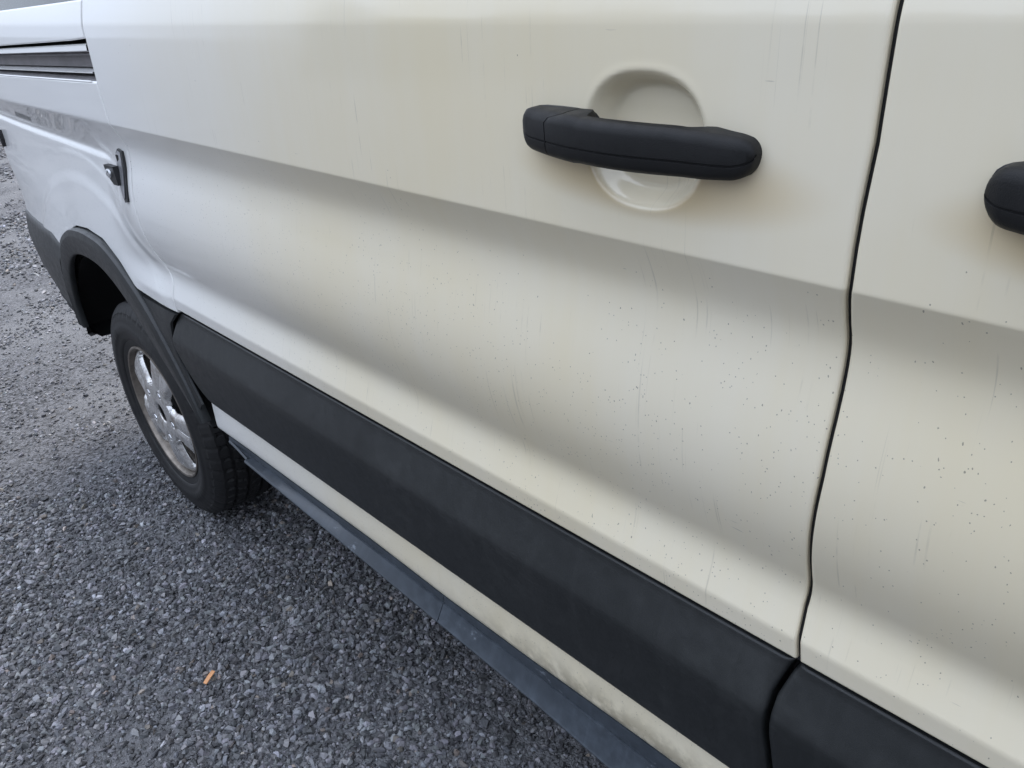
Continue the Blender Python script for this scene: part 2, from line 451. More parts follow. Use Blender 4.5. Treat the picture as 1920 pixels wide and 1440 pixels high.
def make_unseen_wood():
    """added unseen belt of trees behind the camera; blocks low sky, mirrors in the paint"""
    V, F = [], []
    r = np.random.default_rng(5)
    n = 9000
    az = np.radians(r.uniform(212, 345, n))
    top = 4.2 + 3.2 * vnoise(np.degrees(az) / 10, 0 * az, 1.0, 9) + 1.4 * vnoise(np.degrees(az), 0 * az, 0.9, 4)
    dist = 24 + 5 * r.random(n)
    z = top * r.random(n) ** 0.75
    s = r.uniform(0.35, 0.95, n)
    c = np.stack([dist * np.cos(az), dist * np.sin(az), z], -1)
    a = r.normal(size=(n, 3)); a /= np.linalg.norm(a, axis=1)[:, None]
    b = np.cross(a, r.normal(size=(n, 3))); b /= np.linalg.norm(b, axis=1)[:, None]
    q = np.stack([c + a * s[:, None], c + b * s[:, None] * 0.8, c - a * s[:, None], c - b * s[:, None] * 0.8], 1).reshape(-1, 3)
    q[:, 2] = np.maximum(q[:, 2], 0.0)
    o = mesh_obj('unseen_wood', q, np.arange(4 * n).reshape(-1, 4).tolist(), simple('dark_foliage', (0.05, 0.06, 0.035), 0.8, 0, 0, 1, 0.4), None, False, None, 'stuff')
    o['label'] = 'added unseen belt of dark trees, there for reflections'

def make_stone_mat():
    m, nt, b = new_mat('crushed_stone'); k = N(nt)
    at = k.n('ShaderNodeAttribute'); at.attribute_name = 'tint'
    n = k.noise(k.coord(), 260.0, 3, 0.6)
    c = k.mix(k.math('MULTIPLY', k.rng(n, 0.35, 0.75), 0.35), at.outputs['Color'], (0.09, 0.09, 0.095))
    k.l(c, b.inputs['Base Color']); b.inputs['Roughness'].default_value = 0.55
    return m
STONE = make_stone_mat()

def ico():
    t = (1 + 5 ** 0.5) / 2
    v = np.array([(-1, t, 0), (1, t, 0), (-1, -t, 0), (1, -t, 0), (0, -1, t), (0, 1, t), (0, -1, -t), (0, 1, -t), (t, 0, -1), (t, 0, 1), (-t, 0, -1), (-t, 0, 1)], float)
    v /= np.linalg.norm(v[0])
    f = np.array([(0, 11, 5), (0, 5, 1), (0, 1, 7), (0, 7, 10), (0, 10, 11), (1, 5, 9), (5, 11, 4), (11, 10, 2), (10, 7, 6), (7, 1, 8), (3, 9, 4), (3, 4, 2), (3, 2, 6), (3, 6, 8), (3, 8, 9), (4, 9, 5), (2, 4, 11), (6, 2, 10), (8, 6, 7), (9, 8, 1)])
    return v, f

def vnoise(x, y, s, seed):
    """cheap smooth value noise"""
    r = np.random.default_rng(seed).random((64, 64))
    fx, fy = x * s, y * s
    ix, iy = np.floor(fx).astype(int), np.floor(fy).astype(int)
    tx, ty = fx - ix, fy - iy
    tx = tx * tx * (3 - 2 * tx); ty = ty * ty * (3 - 2 * ty)
    g = lambda a, b: r[a % 64, b % 64]
    return (g(ix, iy) * (1 - tx) + g(ix + 1, iy) * tx) * (1 - ty) + (g(ix, iy + 1) * (1 - tx) + g(ix + 1, iy + 1) * tx) * ty

def scatter():
    P = []
    def region(n, x0, x1, y0, y1, smin, smax, cut):
        x = rng.uniform(x0, x1, n); y = rng.uniform(y0, y1, n)
        m = 0.6 * vnoise(x, y, 1.3, 1) + 0.4 * vnoise(x, y, 3.7, 2)
        keep = rng.random(n) < np.clip(0.15 + 2.6 * (m - cut), 0.12, 1.0)
        x, y, m = x[keep], y[keep], m[keep]
        s = smin * (smax / smin) ** (rng.random(len(x)) ** 2.0)
        s *= 0.8 + 0.5 * m
        P.append(np.c_[x, y, s])
    region(95000, -0.3, 2.3, -1.1, 0.75, 0.0025, 0.0088, 0.23)
    region(60000, -2.6, -0.3, -1.4, 0.6, 0.0033, 0.0092, 0.31)
    region(20000, -5.5, -2.6, -1.6, 1.3, 0.0060, 0.0130, 0.40)
    region(9000, -11.0, -5.5, -1.6, 2.6, 0.0080, 0.0160, 0.40)
    region(5000, -0.3, 3.2, -2.6, -1.1, 0.0055, 0.0110, 0.30)
    return np.vstack(P)

def build_stones(P, name, parent=None):
    V0 = np.array([(x, y, z) for x in (-1, 1) for y in (-1, 1) for z in (-1, 1)] + [(0, 0, 1.25), (1.2, 0.1, 0), (-0.1, -1.2, 0.1), (-1.2, 0.2, 0.0)], float)
    V0[:8] *= 0.68
    F0 = np.array([(0, 1, 11), (1, 3, 11), (3, 2, 11), (2, 0, 11), (4, 6, 9), (6, 7, 9), (7, 5, 9), (5, 4, 9), (0, 4, 10), (4, 5, 10), (5, 1, 10), (1, 0, 10), (2, 3, 7), (2, 7, 6), (1, 5, 8), (5, 7, 8), (7, 3, 8), (3, 1, 8)])
    n = len(P)
    V = np.repeat(V0[None], n, 0) + rng.normal(0, 0.20, (n, 12, 3))
    V *= np.stack([rng.uniform(0.75, 1.35, n), rng.uniform(0.6, 1.0, n), rng.uniform(0.5, 0.85, n)], -1)[:, None, :]
    a, bq, c = rng.uniform(0, 2 * np.pi, n), rng.normal(0, 0.35, n), rng.normal(0, 0.35, n)
    def rot(V, ang, i, j):
        x, y = V[..., i].copy(), V[..., j].copy()
        V[..., i] = x * np.cos(ang)[:, None] - y * np.sin(ang)[:, None]
        V[..., j] = x * np.sin(ang)[:, None] + y * np.cos(ang)[:, None]
    rot(V, bq, 0, 2); rot(V, c, 1, 2); rot(V, a, 0, 1)
    V *= P[:, 2][:, None, None]
    g = ground_h(P[:, 0], P[:, 1]) * (1 - ss(3.5, 9, np.hypot(P[:, 0] + 2, P[:, 1])))
    V += np.stack([P[:, 0], P[:, 1], g + P[:, 2] * rng.uniform(0.0, 0.55, n)], -1)[:, None, :]
    F = (F0[None] + (np.arange(n) * 12)[:, None, None]).reshape(-1, 3)
    me = bpy.data.meshes.new(name)
    me.vertices.add(n * 12); me.vertices.foreach_set('co', V.reshape(-1).astype(np.float32))
    me.loops.add(len(F) * 3); me.loops.foreach_set('vertex_index', F.reshape(-1).astype(np.int32))
    me.polygons.add(len(F)); me.polygons.foreach_set('loop_start', (np.arange(len(F)) * 3).astype(np.int32))
    me.polygons.foreach_set('loop_total', np.full(len(F), 3, np.int32))
    me.update(calc_edges=True)
    me.polygons.foreach_set('use_smooth', np.zeros(len(F), bool))
    val = 0.034 + 0.225 * rng.random(n) ** 2.1
    val[rng.random(n) < 0.035] *= 1.7
    tint = np.stack([val * rng.uniform(0.96, 1.06, n), val * rng.uniform(0.98, 1.03, n), val * rng.uniform(1.00, 1.12, n), np.ones(n)], -1)
    warm = rng.random(n) < 0.03
    tint[warm, 0] *= 1.18; tint[warm, 2] *= 0.80
    at = me.color_attributes.new('tint', 'FLOAT_COLOR', 'POINT')
    at.data.foreach_set('color', np.repeat(tint, 12, 0).reshape(-1).astype(np.float32))
    me.materials.append(STONE)
    o = bpy.data.objects.new(name, me); col.objects.link(o)
    return o
make_unseen_wood()  # trees added out of view, only to shape reflections and low sky light
st = build_stones(scatter(), 'gravel_stones')
st['kind'] = 'stuff'; st['label'] = 'loose crushed grey stones covering the lot'

# ================================================================== THE VAN
van = empty('van')
van['label'] = 'dirty white cargo van with black plastic cladding parked on the gravel'
van['category'] = 'van'

# ---- edge curves of the panels (measured on the body side)
door_front = pl([0.4, 0.843, 0.87, 0.906, 0.94, 0.978, 1.079, 1.134, 1.185, 1.2256, 1.245, 1.2565, 1.287, 1.316, 1.365, 1.41, 1.456, 1.6, 2.5], [2.095, 2.098, 2.0965, 2.0945, 2.097, 2.0996, 2.1085, 2.11, 2.1098, 2.1103, 2.1125, 2.1148, 2.1152, 2.1165, 2.1203, 2.121, 2.122, 2.127, 2.14])
door_rear = pl([0.40, 0.83, 0.865, 0.902, 0.979, 1.095, 1.259, 1.34, 1.435, 1.487, 1.60, 2.5], [0.549, 0.549, 0.552, 0.549, 0.520, 0.516, 0.520, 0.506, 0.503, 0.516, 0.520, 0.52])
GAP = 0.0046

# ---- sliding door
HX, HZ = 1.914, 1.348           # middle of the finger recess
def pocket(x, z, cx=HX, cz=HZ, a=0.064, b=0.0565, dep=0.023):
    dx, dz = (x - cx) / a, (z - cz) / b
    r = (np.abs(dx) ** 2.4 + np.abs(dz) ** 2.4) ** (1 / 2.4)
    t = np.clip((1.05 - r) / 0.30, 0, 1)
    lip = -0.0004 * np.exp(-((r - 1.08) / 0.06) ** 2)
    return dep * (t * t * (3 - 2 * t)) + lip

creases = [(0.862, 0.880, 0.001), (0.90, 0.955, 0.003), (1.246, 1.266, 0.001), (1.425, 1.46, 0.003)]
s_door = panel('sliding_door', door_rear, lambda z: door_front(z) - GAP / 2, 0.8435, 2.35, PAINT, van,
               xstep=0.025, zstep=0.010, xfine=[(1.83, 2.0, 0.0025)], zfine=creases + [(1.275, 1.42, 0.0025)], disp=pocket, hem=0.0035)
f_door = panel('front_door', lambda z: door_front(z) + GAP / 2, pl([0.4, 0.9, 1.3, 1.6, 2.5], [3.16, 3.16, 3.20, 3.18, 2.9]), 0.8435, 2.30, PAINT, van,
               xstep=0.025, zstep=0.010, zfine=creases + [(1.275, 1.42, 0.0025)], xfine=[(2.24, 2.42, 0.0025)],
               disp=lambda x, z: pocket(x, z, HX + 0.414, HZ - 0.010), hem=0.0035)

# sub-structure seen in the gaps: a dark inner skin behind all the panels
xs = np.linspace(-0.86, 4.2, 220); zs = np.linspace(0.56, 2.35, 150)
Xg, Zg = np.meshgrid(xs, zs, indexing='ij')
Yg = side_y(Xg, Zg) + 0.034
keep = []
nu, nv = Xg.shape
hole = lambda x, z: math.hypot(x - 0.0, z - 0.40) < 0.47 or math.hypot(x - 3.75, z - 0.40) < 0.47
for i in range(nu - 1):
    for j in range(nv - 1):
        if hole(xs[i], zs[j]) or (1.30 < zs[j] < 1.43 and xs[i] < 0.48): continue
        keep.append((i * nv + j, (i + 1) * nv + j, (i + 1) * nv + j + 1, i * nv + j + 1))
mesh_obj('inner_skin', np.stack([Xg, Yg, Zg], -1).reshape(-1, 3), keep, DARK, van)

# black seal strips just inside the door gaps, added to darken them
for nm, ed, z_lo in (('gap_shade_seal', door_front, 0.845), ('gap_shade_seal', door_rear, 0.845)):
    m = MB(); zs_ = np.linspace(z_lo, 2.3, 160); off = 0.0 if ed is door_front else -0.002
    hw = 0.0024 if ed is door_front else 0.0018
    P = np.array([[(float(ed(z)) + off + dx, float(side_y(float(ed(z)) + dx, z)) + dy, z) for dx, dy in ((-hw, 0.016), (-hw, 0.0075), (0, 0.0065), (hw, 0.0075), (hw, 0.016))] for z in zs_])
    m.grid(P, flip=True); m.build(nm, DARK, van, True)

# ---- rear quarter panel, cut for arch, track recess, window and the latch
track_top = pl([-0.9, -0.31, 0.40, 0.60], [1.372, 1.391, 1.4135, 1.420])
track_bot = pl([-0.9, -0.37, 0.426, 0.60], [1.310, 1.320, 1.3355, 1.339])
WIN_Z = pl([-0.9, -0.19, 0.458, 0.7], [1.455, 1.4735, 1.487, 1.49])
arch_out_pts = [(-0.322, 0.832), (-0.268, 0.832), (-0.255, 0.858), (-0.196, 0.897), (-0.079, 0.935), (0.021, 0.944), (0.139, 0.936), (0.236, 0.897), (0.321, 0.842), (0.375, 0.842)]

def bottom_edge(x):
    """lower boundary of the painted quarter panel: bumper joint, then the arch moulding, then the cladding joint"""
    x = np.asarray(x, float)
    rear = 0.866 + 0 * x
    rear = np.where(x > -0.36, 0.866 - (x + 0.36) / (-0.275 + 0.36) * 0.026, rear)
    ao = np.interp(x, [-0.275, -0.262, -0.235, -0.196, -0.079, 0.021, 0.139, 0.236, 0.321, 0.60], [0.840, 0.856, 0.876, 0.897, 0.935, 0.944, 0.936, 0.897, 0.846, 0.833])
    return np.where(x < -0.275, rear, ao)

def quarter():
    """upper and lower halves either side of the sliding track"""
    q = MB()
    fine_x = [(-0.34, -0.16, 0.004), (-0.90, -0.76, 0.006)]
    xs = axis_lines(REAR_X + 0.0006, 0.552, 0.014, fine_x, 0.003)
    # lower part: from bottom edge to the track
    nz_ = 110
    T = np.linspace(0, 1, nz_)
    T = np.unique(np.concatenate([T, [0.002, 0.005, 0.008, 0.012, 0.985, 0.99, 0.995]]))
    P = np.zeros((len(xs), len(T), 3))
    # x must not pass the door edge: squeeze lines next to it
    for i, x in enumerate(xs):
        zb = float(bottom_edge(x)); zt = float(track_bot(x)) - 0.0
        for j, t in enumerate(T):
            z = zb + (zt - zb) * t
            xe = float(door_rear(z)) - 0.004
            xx = x + max(0.0, (x - 0.40) / 0.152) * (xe - 0.552)
            P[i, j, 0] = xx; P[i, j, 2] = z
    P[..., 1] = side_y(P[..., 0], P[..., 2])
    hem = 0.003
    d = np.minimum.reduce([P[-1:, :, 0] - P[..., 0], P[..., 2] - P[:, :1, 2], P[:, -1:, 2] - P[..., 2]])
    d = np.clip(d, 0, hem)
    P[..., 1] += hem - np.sqrt(np.maximum(hem ** 2 - (hem - d) ** 2, 0))
    q.grid(P)
    for edge, fl in ((P[:, 0], True), (P[:, -1], False), (P[-1], True)):
        e2 = edge.copy(); e2[:, 1] += 0.035
        q.grid(np.stack([edge, e2], 1), flip=fl)
    # strip between track and window, then the pillar sheet above
    T2 = np.unique(np.concatenate([np.linspace(0, 1, 26), [0.02, 0.05, 0.95, 0.98]]))
    P2 = np.zeros((len(xs), len(T2), 3))
    for i, x in enumerate(xs):
        zb = float(track_top(x)); zt = float(WIN_Z(x))
        for j, t in enumerate(T2):
            z = zb + (zt - zb) * t
            xe = float(door_rear(z)) - 0.004
            P2[i, j] = (x + max(0.0, (x - 0.40) / 0.152) * (xe - 0.552), 0, z)
    P2[..., 1] = side_y(P2[..., 0], P2[..., 2])
    d = np.minimum.reduce([P2[-1:, :, 0] - P2[..., 0], P2[..., 2] - P2[:, :1, 2], P2[:, -1:, 2] - P2[..., 2]])
    d = np.clip(d, 0, hem)
    P2[..., 1] += hem - np.sqrt(np.maximum(hem ** 2 - (hem - d) ** 2, 0))
    q.grid(P2)
    for edge, fl in ((P2[:, 0], True), (P2[:, -1], False), (P2[-1], True)):
        e2 = edge.copy(); e2[:, 1] += 0.035
        q.grid(np.stack([edge, e2], 1), flip=fl)
    return q.build('rear_quarter_panel', PAINT, van, True, 50)
quarter()

# recessed blank above the belt of the quarter, with a folded lip
mb = MB()
xs = np.linspace(REAR_X + 0.03, 0.508, 60)
for (o0, o1, e0, e1) in ((0.016, 0.016, 0.0, 0.86),):
    zs = np.linspace(0, 1, 30)
    P = np.zeros((len(xs), len(zs), 3))
    for i, x in enumerate(xs):
        zb = float(WIN_Z(x)) - 0.004
        P[i, :, 0] = x; P[i, :, 2] = zb + zs * (2.3 - zb)
    P[..., 1] = side_y(P[..., 0], P[..., 2]) + 0.020
    mb.grid(P)
mb.build('quarter_window', GLASS, van)
# small dark clip at the top left
mb = MB()
mb.box(0.10, 0.125, 0.001, 0.03, 1.484, 1.4905); mb.box(0.10, 0.165, 0.004, 0.03, 1.490, 1.4925)
mb.build('trim_clip', SEAL, van, False)

# ---- sliding-door track in its recess
tr = empty('slide_rail', parent=van)
xs = np.linspace(REAR_X + 0.12, 0.474, 90)
def strip(name, prof, mat, x_in=xs, end=None, sharp=30):
    """prof: list of (fraction of recess height, depth behind the skin)"""
    m = MB(); P = np.zeros((len(x_in), len(prof), 3))
    for i, x in enumerate(x_in):
        zb, zt = float(track_bot(x)), float(track_top(x))
        ys = float(side_y(x, 0.5 * (zb + zt)))
        for j, (t, dp) in enumerate(prof):
            P[i, j] = (x, ys + dp, zb + t * (zt - zb))
    m.grid(P)
    return m.build(name, mat, tr, True, sharp)
strip('recess_back', [(-0.05, 0.044), (1.05, 0.044)], DARK)
strip('upper_rail_flange', [(0.90, 0.040), (0.90, 0.012), (0.86, 0.009), (0.74, 0.008), (0.71, 0.012), (0.71, 0.020)], PAINT)
strip('rail_face', [(0.71, 0.022), (0.62, 0.016), (0.60, 0.030), (0.30, 0.030), (0.27, 0.040)], RAILGREY)
strip('lower_rail_flange', [(0.27, 0.040), (0.24, 0.012), (0.215, 0.006), (0.19, 0.006), (0.17, 0.014), (0.17, 0.04)], PAINT)
strip('track_floor', [(0.12, 0.040), (0.08, 0.018), (0.0, 0.012), (-0.01, 0.040)], RAILGREY)
# white raised lip along the lower border of the recess
m = MB(); P = np.zeros((len(xs), 7, 3))
for i, x in enumerate(xs):
    zb = float(track_bot(x)); ys = float(side_y(x, zb))
    for j, a in enumerate(np.linspace(-0.1, math.pi + 0.1, 7)):
        P[i, j] = (x, ys + 0.001 - 0.0022 * math.sin(a), zb - 0.0025 * math.cos(a))
m.grid(P); m.build('recess_lip', PAINT, tr)
# end block where the rail meets the door edge
m = MB(); m.box(0.40, 0.476, 0.000, 0.02, 1.392, 1.410)
m.build('rail_end_stop', DARK, tr, False)

# ---- latch striker plate behind the door edge
la = empty('latch_bracket', parent=van)
def pt(x, z, out=0.0): return (x, float(side_y(x, z)) - out, z)
m = MB()
outl = [(0.440, 1.186), (0.462, 1.197), (0.487, 1.194), (0.492, 1.150), (0.488, 1.088), (0.468, 1.084), (0.446, 1.108), (0.428, 1.138), (0.428, 1.170)]
base = [pt(x, z, 0.0045) for x, z in outl]; low = [pt(x, z, -0.012) for x, z in outl]
n = len(outl); m.add(base + low, [tuple(range(n))[::-1]] + [(i, (i + 1) % n, n + (i + 1) % n, n + i) for i in range(n)])
m.build('backing_plate', SEAL, la, False)
m = MB()
outl2 = [(0.445, 1.184), (0.463, 1.193), (0.477, 1.190), (0.481, 1.150), (0.478, 1.096), (0.467, 1.092), (0.451, 1.112), (0.438, 1.140), (0.438, 1.166)]
base = [pt(x, z, 0.0062) for x, z in outl2]; low = [pt(x, z, 0.0044) for x, z in outl2]
m.add(base + low, [tuple(range(n))[::-1]] + [(i, (i + 1) % n, n + (i + 1) % n, n + i) for i in range(n)])
m.build('striker_plate', STEEL, la, False)
m = MB()
m.box(0.452, 0.466, pt(0.46, 1.17)[1] - 0.0074, pt(0.46, 1.17)[1] - 0.004, 1.167, 1.184)
m.build('slot', DARK, la, False)
m = MB()      # projecting tongue with bright stud
ys = pt(0.43, 1.14)[1] - 0.006
tong = [(0.398, 1.160), (0.455, 1.161), (0.458, 1.120), (0.430, 1.119), (0.404, 1.138)]
v = [(x, ys - 0.013, z) for x, z in tong] + [(x, ys - 0.001, z) for x, z in tong]
m.add(v, [(4, 3, 2, 1, 0)] + [(i, (i + 1) % 5, 5 + (i + 1) % 5, 5 + i) for i in range(5)])
m.build('tongue', SEAL, la, False)
m = MB(); a = np.linspace(0, 2 * np.pi, 17)[:-1]
P = np.array([[(0.426 + r * math.cos(t), ys - 0.0135 - h, 1.1445 + r * math.sin(t)) for r, h in ((0.0105, 0), (0.0100, 0.004), (0.006, 0.006), (0.0, 0.006))] for t in a])
m.grid(P, closed_u=True, flip=True); m.build('stud', BRIGHT, la, True, 40)

# ---- wheel arch moulding
AC = (0.0, 0.40)
in_th = []
def arch_in(th):  # inner opening radius
    return 0.438
out_c = [(-0.372, 0.575), (-0.375, 0.66), (-0.362, 0.74), (-0.318, 0.80), (-0.268, 0.845), (-0.240, 0.872), (-0.196, 0.894), (-0.140, 0.917), (-0.079, 0.932), (0.021, 0.941), (0.139, 0.934), (0.190, 0.917), (0.236, 0.894), (0.280, 0.866), (0.325, 0.834), (0.378, 0.785), (0.430, 0.720), (0.470, 0.665), (0.500, 0.615), (0.520, 0.570), (0.530, 0.540)]
in_c = [(-0.345, 0.560), (-0.348, 0.620), (-0.338, 0.655), (-0.3145, 0.703), (-0.290, 0.742), (-0.272, 0.765), (-0.235, 0.800), (-0.185, 0.830), (-0.130, 0.848), (-0.060, 0.858), (0.040, 0.857), (0.095, 0.846), (0.148, 0.826), (0.200, 0.797), (0.250, 0.757), (0.300, 0.712), (0.350, 0.668), (0.400, 0.627), (0.440, 0.592), (0.475, 0.560), (0.500, 0.535)]
def resample(pts, n):
    p = np.array(pts, float); d = np.r_[0, np.cumsum(np.linalg.norm(np.diff(p, axis=0), axis=1))]
    q = np.linspace(0, d[-1], n)
    return np.stack([np.interp(q, d, p[:, 0]), np.interp(q, d, p[:, 1])], -1)
def smooth(p, it=3):
    p = p.copy()
    for _ in range(it):
        p[1:-1] = 0.25 * p[:-2] + 0.5 * p[1:-1] + 0.25 * p[2:]
    return p
na = 121
A_o, A_i = np.array(out_c), np.array(in_c)
# sample both polylines at the same station so that rungs stay radial
sidx = np.linspace(0, len(out_c) - 1, na)
A_o = smooth(np.stack([np.interp(sidx, range(len(out_c)), A_o[:, 0]), np.interp(sidx, range(len(out_c)), A_o[:, 1])], -1), 6)
A_i = smooth(np.stack([np.interp(sidx, range(len(in_c)), A_i[:, 0]), np.interp(sidx, range(len(in_c)), A_i[:, 1])], -1), 10)
def arch_y(x, z):
    return yprof(0.86) - 0.010 + 0.11 * np.clip(-(x + 0.2), 0, None) ** 2 + 0.0 * z
prof = [(0.0, 0.020), (0.0, 0.006), (0.012, 0.001), (0.04, -0.003), (0.24, -0.007), (0.27, -0.0075), (0.60, -0.003), (0.90, -0.001), (0.97, 0.001), (1.0, 0.004), (1.0, 0.014), (0.98, 0.016)]
m = MB(); P = np.zeros((na, len(prof), 3))
for i in range(na):
    for j, (t, dy) in enumerate(prof):
        x = A_o[i, 0] * (1 - t) + A_i[i, 0] * t; z = A_o[i, 1] * (1 - t) + A_i[i, 1] * t
        P[i, j] = (x, float(arch_y(x, z)) + dy, z)
m.grid(P, flip=True)
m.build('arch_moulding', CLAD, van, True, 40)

# dark liner inside the arch
m = MB(); th = np.radians(np.linspace(-25, 205, 90))
P = np.zeros((90, 6, 3))
for i, t in enumerate(th):
    for j, (r, y) in enumerate(((0.455, -0.028), (0.47, 0.02), (0.475, 0.12), (0.46, 0.28), (0.43, 0.40), (0.0, 0.42))):
        P[i, j] = (r * math.cos(t) * (1.02 if math.cos(t) < 0 else 1.10), y, max(0.50 if y < 0.1 else 0.44, 0.40 + r * math.sin(t)))
m.grid(P, flip=True)
m.build('wheel_liner', DARK, van)

# triangular cladding between the moulding and the sliding door
m = MB()
e1 = smooth(np.array([(0.336, 0.829), (0.384, 0.783), (0.434, 0.720), (0.473, 0.666), (0.503, 0.618), (0.524, 0.575)]), 1)
e2 = np.array([(0.541, 0.830), (0.500, 0.800), (0.486, 0.765), (0.482, 0.720), (0.510, 0.655), (0.548, 0.598)])
rows = []
for k_ in range(6):
    row = []
    for t in (0, 0.03, 0.08, 0.3, 0.6, 0.9, 0.97, 1.0):
        x = e1[k_][0] * (1 - t) + e2[k_][0] * t; z = e1[k_][1] * (1 - t) + e2[k_][1] * t
        dy = -0.008 + (0.006 if t in (0, 1.0) else 0.001 if t in (0.03, 0.97) else 0)
        if k_ == 0: dy += 0.004
        row.append((x, float(yprof(0.86)) + dy, z))
    rows.append(row)
top = [(p[0], p[1] + 0.02, p[2] + 0.0) for p in rows[0]]
m.grid(np.array([top] + rows), flip=False)
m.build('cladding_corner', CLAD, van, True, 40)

# ---- body-colour rocker strip below the cladding
white_bot = pl([0.45, 0.702, 1.23, 1.45, 1.668, 1.88, 4.2], [0.524, 0.529, 0.532, 0.526, 0.527, 0.532, 0.532])
def rocker():
    m = MB(); xs = np.linspace(0.56, 3.2, 140)
    P = np.zeros((len(xs), 9, 3))
    for i, x in enumerate(xs):
        zb = float(white_bot(x))
        for j, (z, y) in enumerate(((0.64, -0.030), (0.615, -0.034), (0.60, -0.0355), (zb + 0.03, -0.0375), (zb + 0.012, -0.038), (zb + 0.004, -0.037), (zb, -0.0345), (zb - 0.001, -0.030), (zb - 0.001, 0.02))):
            P[i, j] = (x, y, z)
    m.grid(P); return m.build('rocker_panel', PAINT, van, True, 60)
rocker()

# ---- black plastic sill board below it
sl = empty('side_sill', parent=van)
sT = pl([0.60, 0.73, 1.23, 1.668, 1.88, 3.2], [0.508, 0.509, 0.509, 0.500, 0.495, 0.49])
sB = pl([0.60, 0.76, 1.23, 1.672, 1.835, 3.2], [0.512, 0.506, 0.486, 0.466, 0.450, 0.42])
def sill_piece(x0, x1, name, cap=False):
    m = MB(); xs = np.linspace(x0, x1, max(6, int((x1 - x0) / 0.02)))
    P = np.zeros((len(xs), 13, 3))
    for i, x in enumerate(xs):
        w = float(white_bot(x)); t = float(sT(x)); bt = float(sB(x))
        e = 1.0
        if cap: e = float(ss(x0 - 0.05, x0 + 0.22, x))
        bt2 = t - (t - bt) * e
        ye = -0.036 - 0.019 * (e if cap else 1.0)
        pr = [(0.0, w - 0.004), (-0.026, w - 0.004), (-0.0335, w - 0.006), (-0.0345, w - 0.010), (-0.0350, t + 0.0035), (-0.0325, t + 0.0015), (-0.0335, t - 0.0005), (-0.0375, t - 0.001),
                  (ye + 0.0030, bt2 + 0.0035), (ye, bt2), (ye + 0.0005, bt2 - 0.004), (ye + 0.012, bt2 - 0.014), (0.06, bt2 - 0.020)]
        for j, (y, z) in enumerate(pr): P[i, j] = (x, y, z)
    m.grid(P)
    o = len(m.v)
    m.add(P[0], [tuple(range(13))]); m.add(P[-1], [tuple(range(13))[::-1]])
    return m.build(name, SILL, sl, True, 35)
sill_piece(0.606, 0.7195, 'sill_end_cap', True)
sill_piece(0.721, 1.4385, 'sill_board')
sill_piece(1.440, 3.2, 'sill_board')

# ---- door cladding
CZ0, CZ1, CZC = 0.610, 0.8290, 0.757
def clad_y(x, z):
    base = yprof(0.86)
    z = np.asarray(z, float)
    y = np.interp(z, [0.60, CZ0 + 0.01, CZC - 0.012, CZC + 0.004, CZ1 - 0.006], [0.006, 0.001, -0.0145, -0.0138, 0.009])
    return base + y + 0 * x
def cladding(name, xl, xr, parent):
    zs = np.array([CZ0, CZ0 + 0.0015, CZ0 + 0.004, CZ0 + 0.008] + list(np.linspace(CZ0 + 0.02, CZC - 0.014, 8)) + [CZC - 0.010, CZC - 0.004, CZC, CZC + 0.006] + list(np.linspace(CZC + 0.014, CZ1 - 0.012, 5)) + [CZ1 - 0.006, CZ1 - 0.003, CZ1 - 0.0012, CZ1])
    x0, x1 = float(np.min(xl(zs))), float(np.max(xr(zs)))
    s = np.concatenate([[0, 0.0006, 0.002, 0.004, 0.007, 0.011, 0.016], np.linspace(0.03, (x1 - x0) - 0.03, 60), (x1 - x0) - np.array([0.016, 0.011, 0.007, 0.004, 0.002, 0.0006, 0])])
    Z = np.repeat(zs[None], len(s), 0)
    S = np.repeat(s[:, None], len(zs), 1)
    wl_ = np.clip(1 - S / 0.2, 0, 1); wr_ = np.clip(1 - (s[-1] - S) / 0.2, 0, 1)
    X = x0 + S + wl_ * (xl(Z) - x0) + wr_ * (xr(Z) - x1)
    Y = clad_y(X, Z)
    d = np.clip(np.minimum(S, s[-1] - S), 0, 0.012); h = 0.012
    Y = Y + 0.7 * (h - np.sqrt(np.maximum(h * h - (h - d) ** 2, 0)))
    dz = np.clip(np.minimum(Z - CZ0, CZ1 - Z), 0, 0.003); h = 0.003
    Y = Y + h - np.sqrt(np.maximum(h * h - (h - dz) ** 2, 0))
    P = np.stack([X, Y, Z], -1); m = MB(); m.grid(P)
    nu, nv = P.shape[:2]
    lp = np.array([P[i, 0] for i in range(nu)] + [P[-1, j] for j in range(1, nv)] + [P[i, -1] for i in range(nu - 2, -1, -1)] + [P[0, j] for j in range(nv - 2, 0, -1)])
    l2 = lp.copy(); l2[:, 1] += 0.03
    m.grid(np.stack([lp, l2], 1), flip=True, closed_u=True)
    return m.build(name, CLAD, parent, True, 60)
clad_rear = pl([0.60, 0.62, 0.655, 0.72, 0.765, 0.80, 0.845], [0.640, 0.560, 0.520, 0.491, 0.492, 0.506, 0.545])
clad_gap = pl([0.60, 0.673, 0.731, 0.783, 0.815, 0.845], [2.082, 2.078, 2.074, 2.077, 2.086, 2.100])
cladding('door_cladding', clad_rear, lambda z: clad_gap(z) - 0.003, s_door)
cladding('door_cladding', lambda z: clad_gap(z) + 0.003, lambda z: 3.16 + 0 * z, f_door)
# rubber seal lying in the joint between paint and cladding
for nm, a, bx, par in (('joint_seal', 0.56, 2.098, s_door), ('joint_seal', 2.104, 3.16, f_door)):
    m = MB(); xs = np.linspace(a, bx, 60); P = np.zeros((60, 6, 3)); yb = float(yprof(0.86))
    for i, x in enumerate(xs):
        for j, (y, z) in enumerate(((0.03, 0.848), (0.012, 0.8455), (0.0095, 0.842), (0.010, 0.836), (0.014, 0.832), (0.03, 0.828))):
            P[i, j] = (x, yb + y, z)
    m.grid(P); m.build(nm, SEAL, par, True)

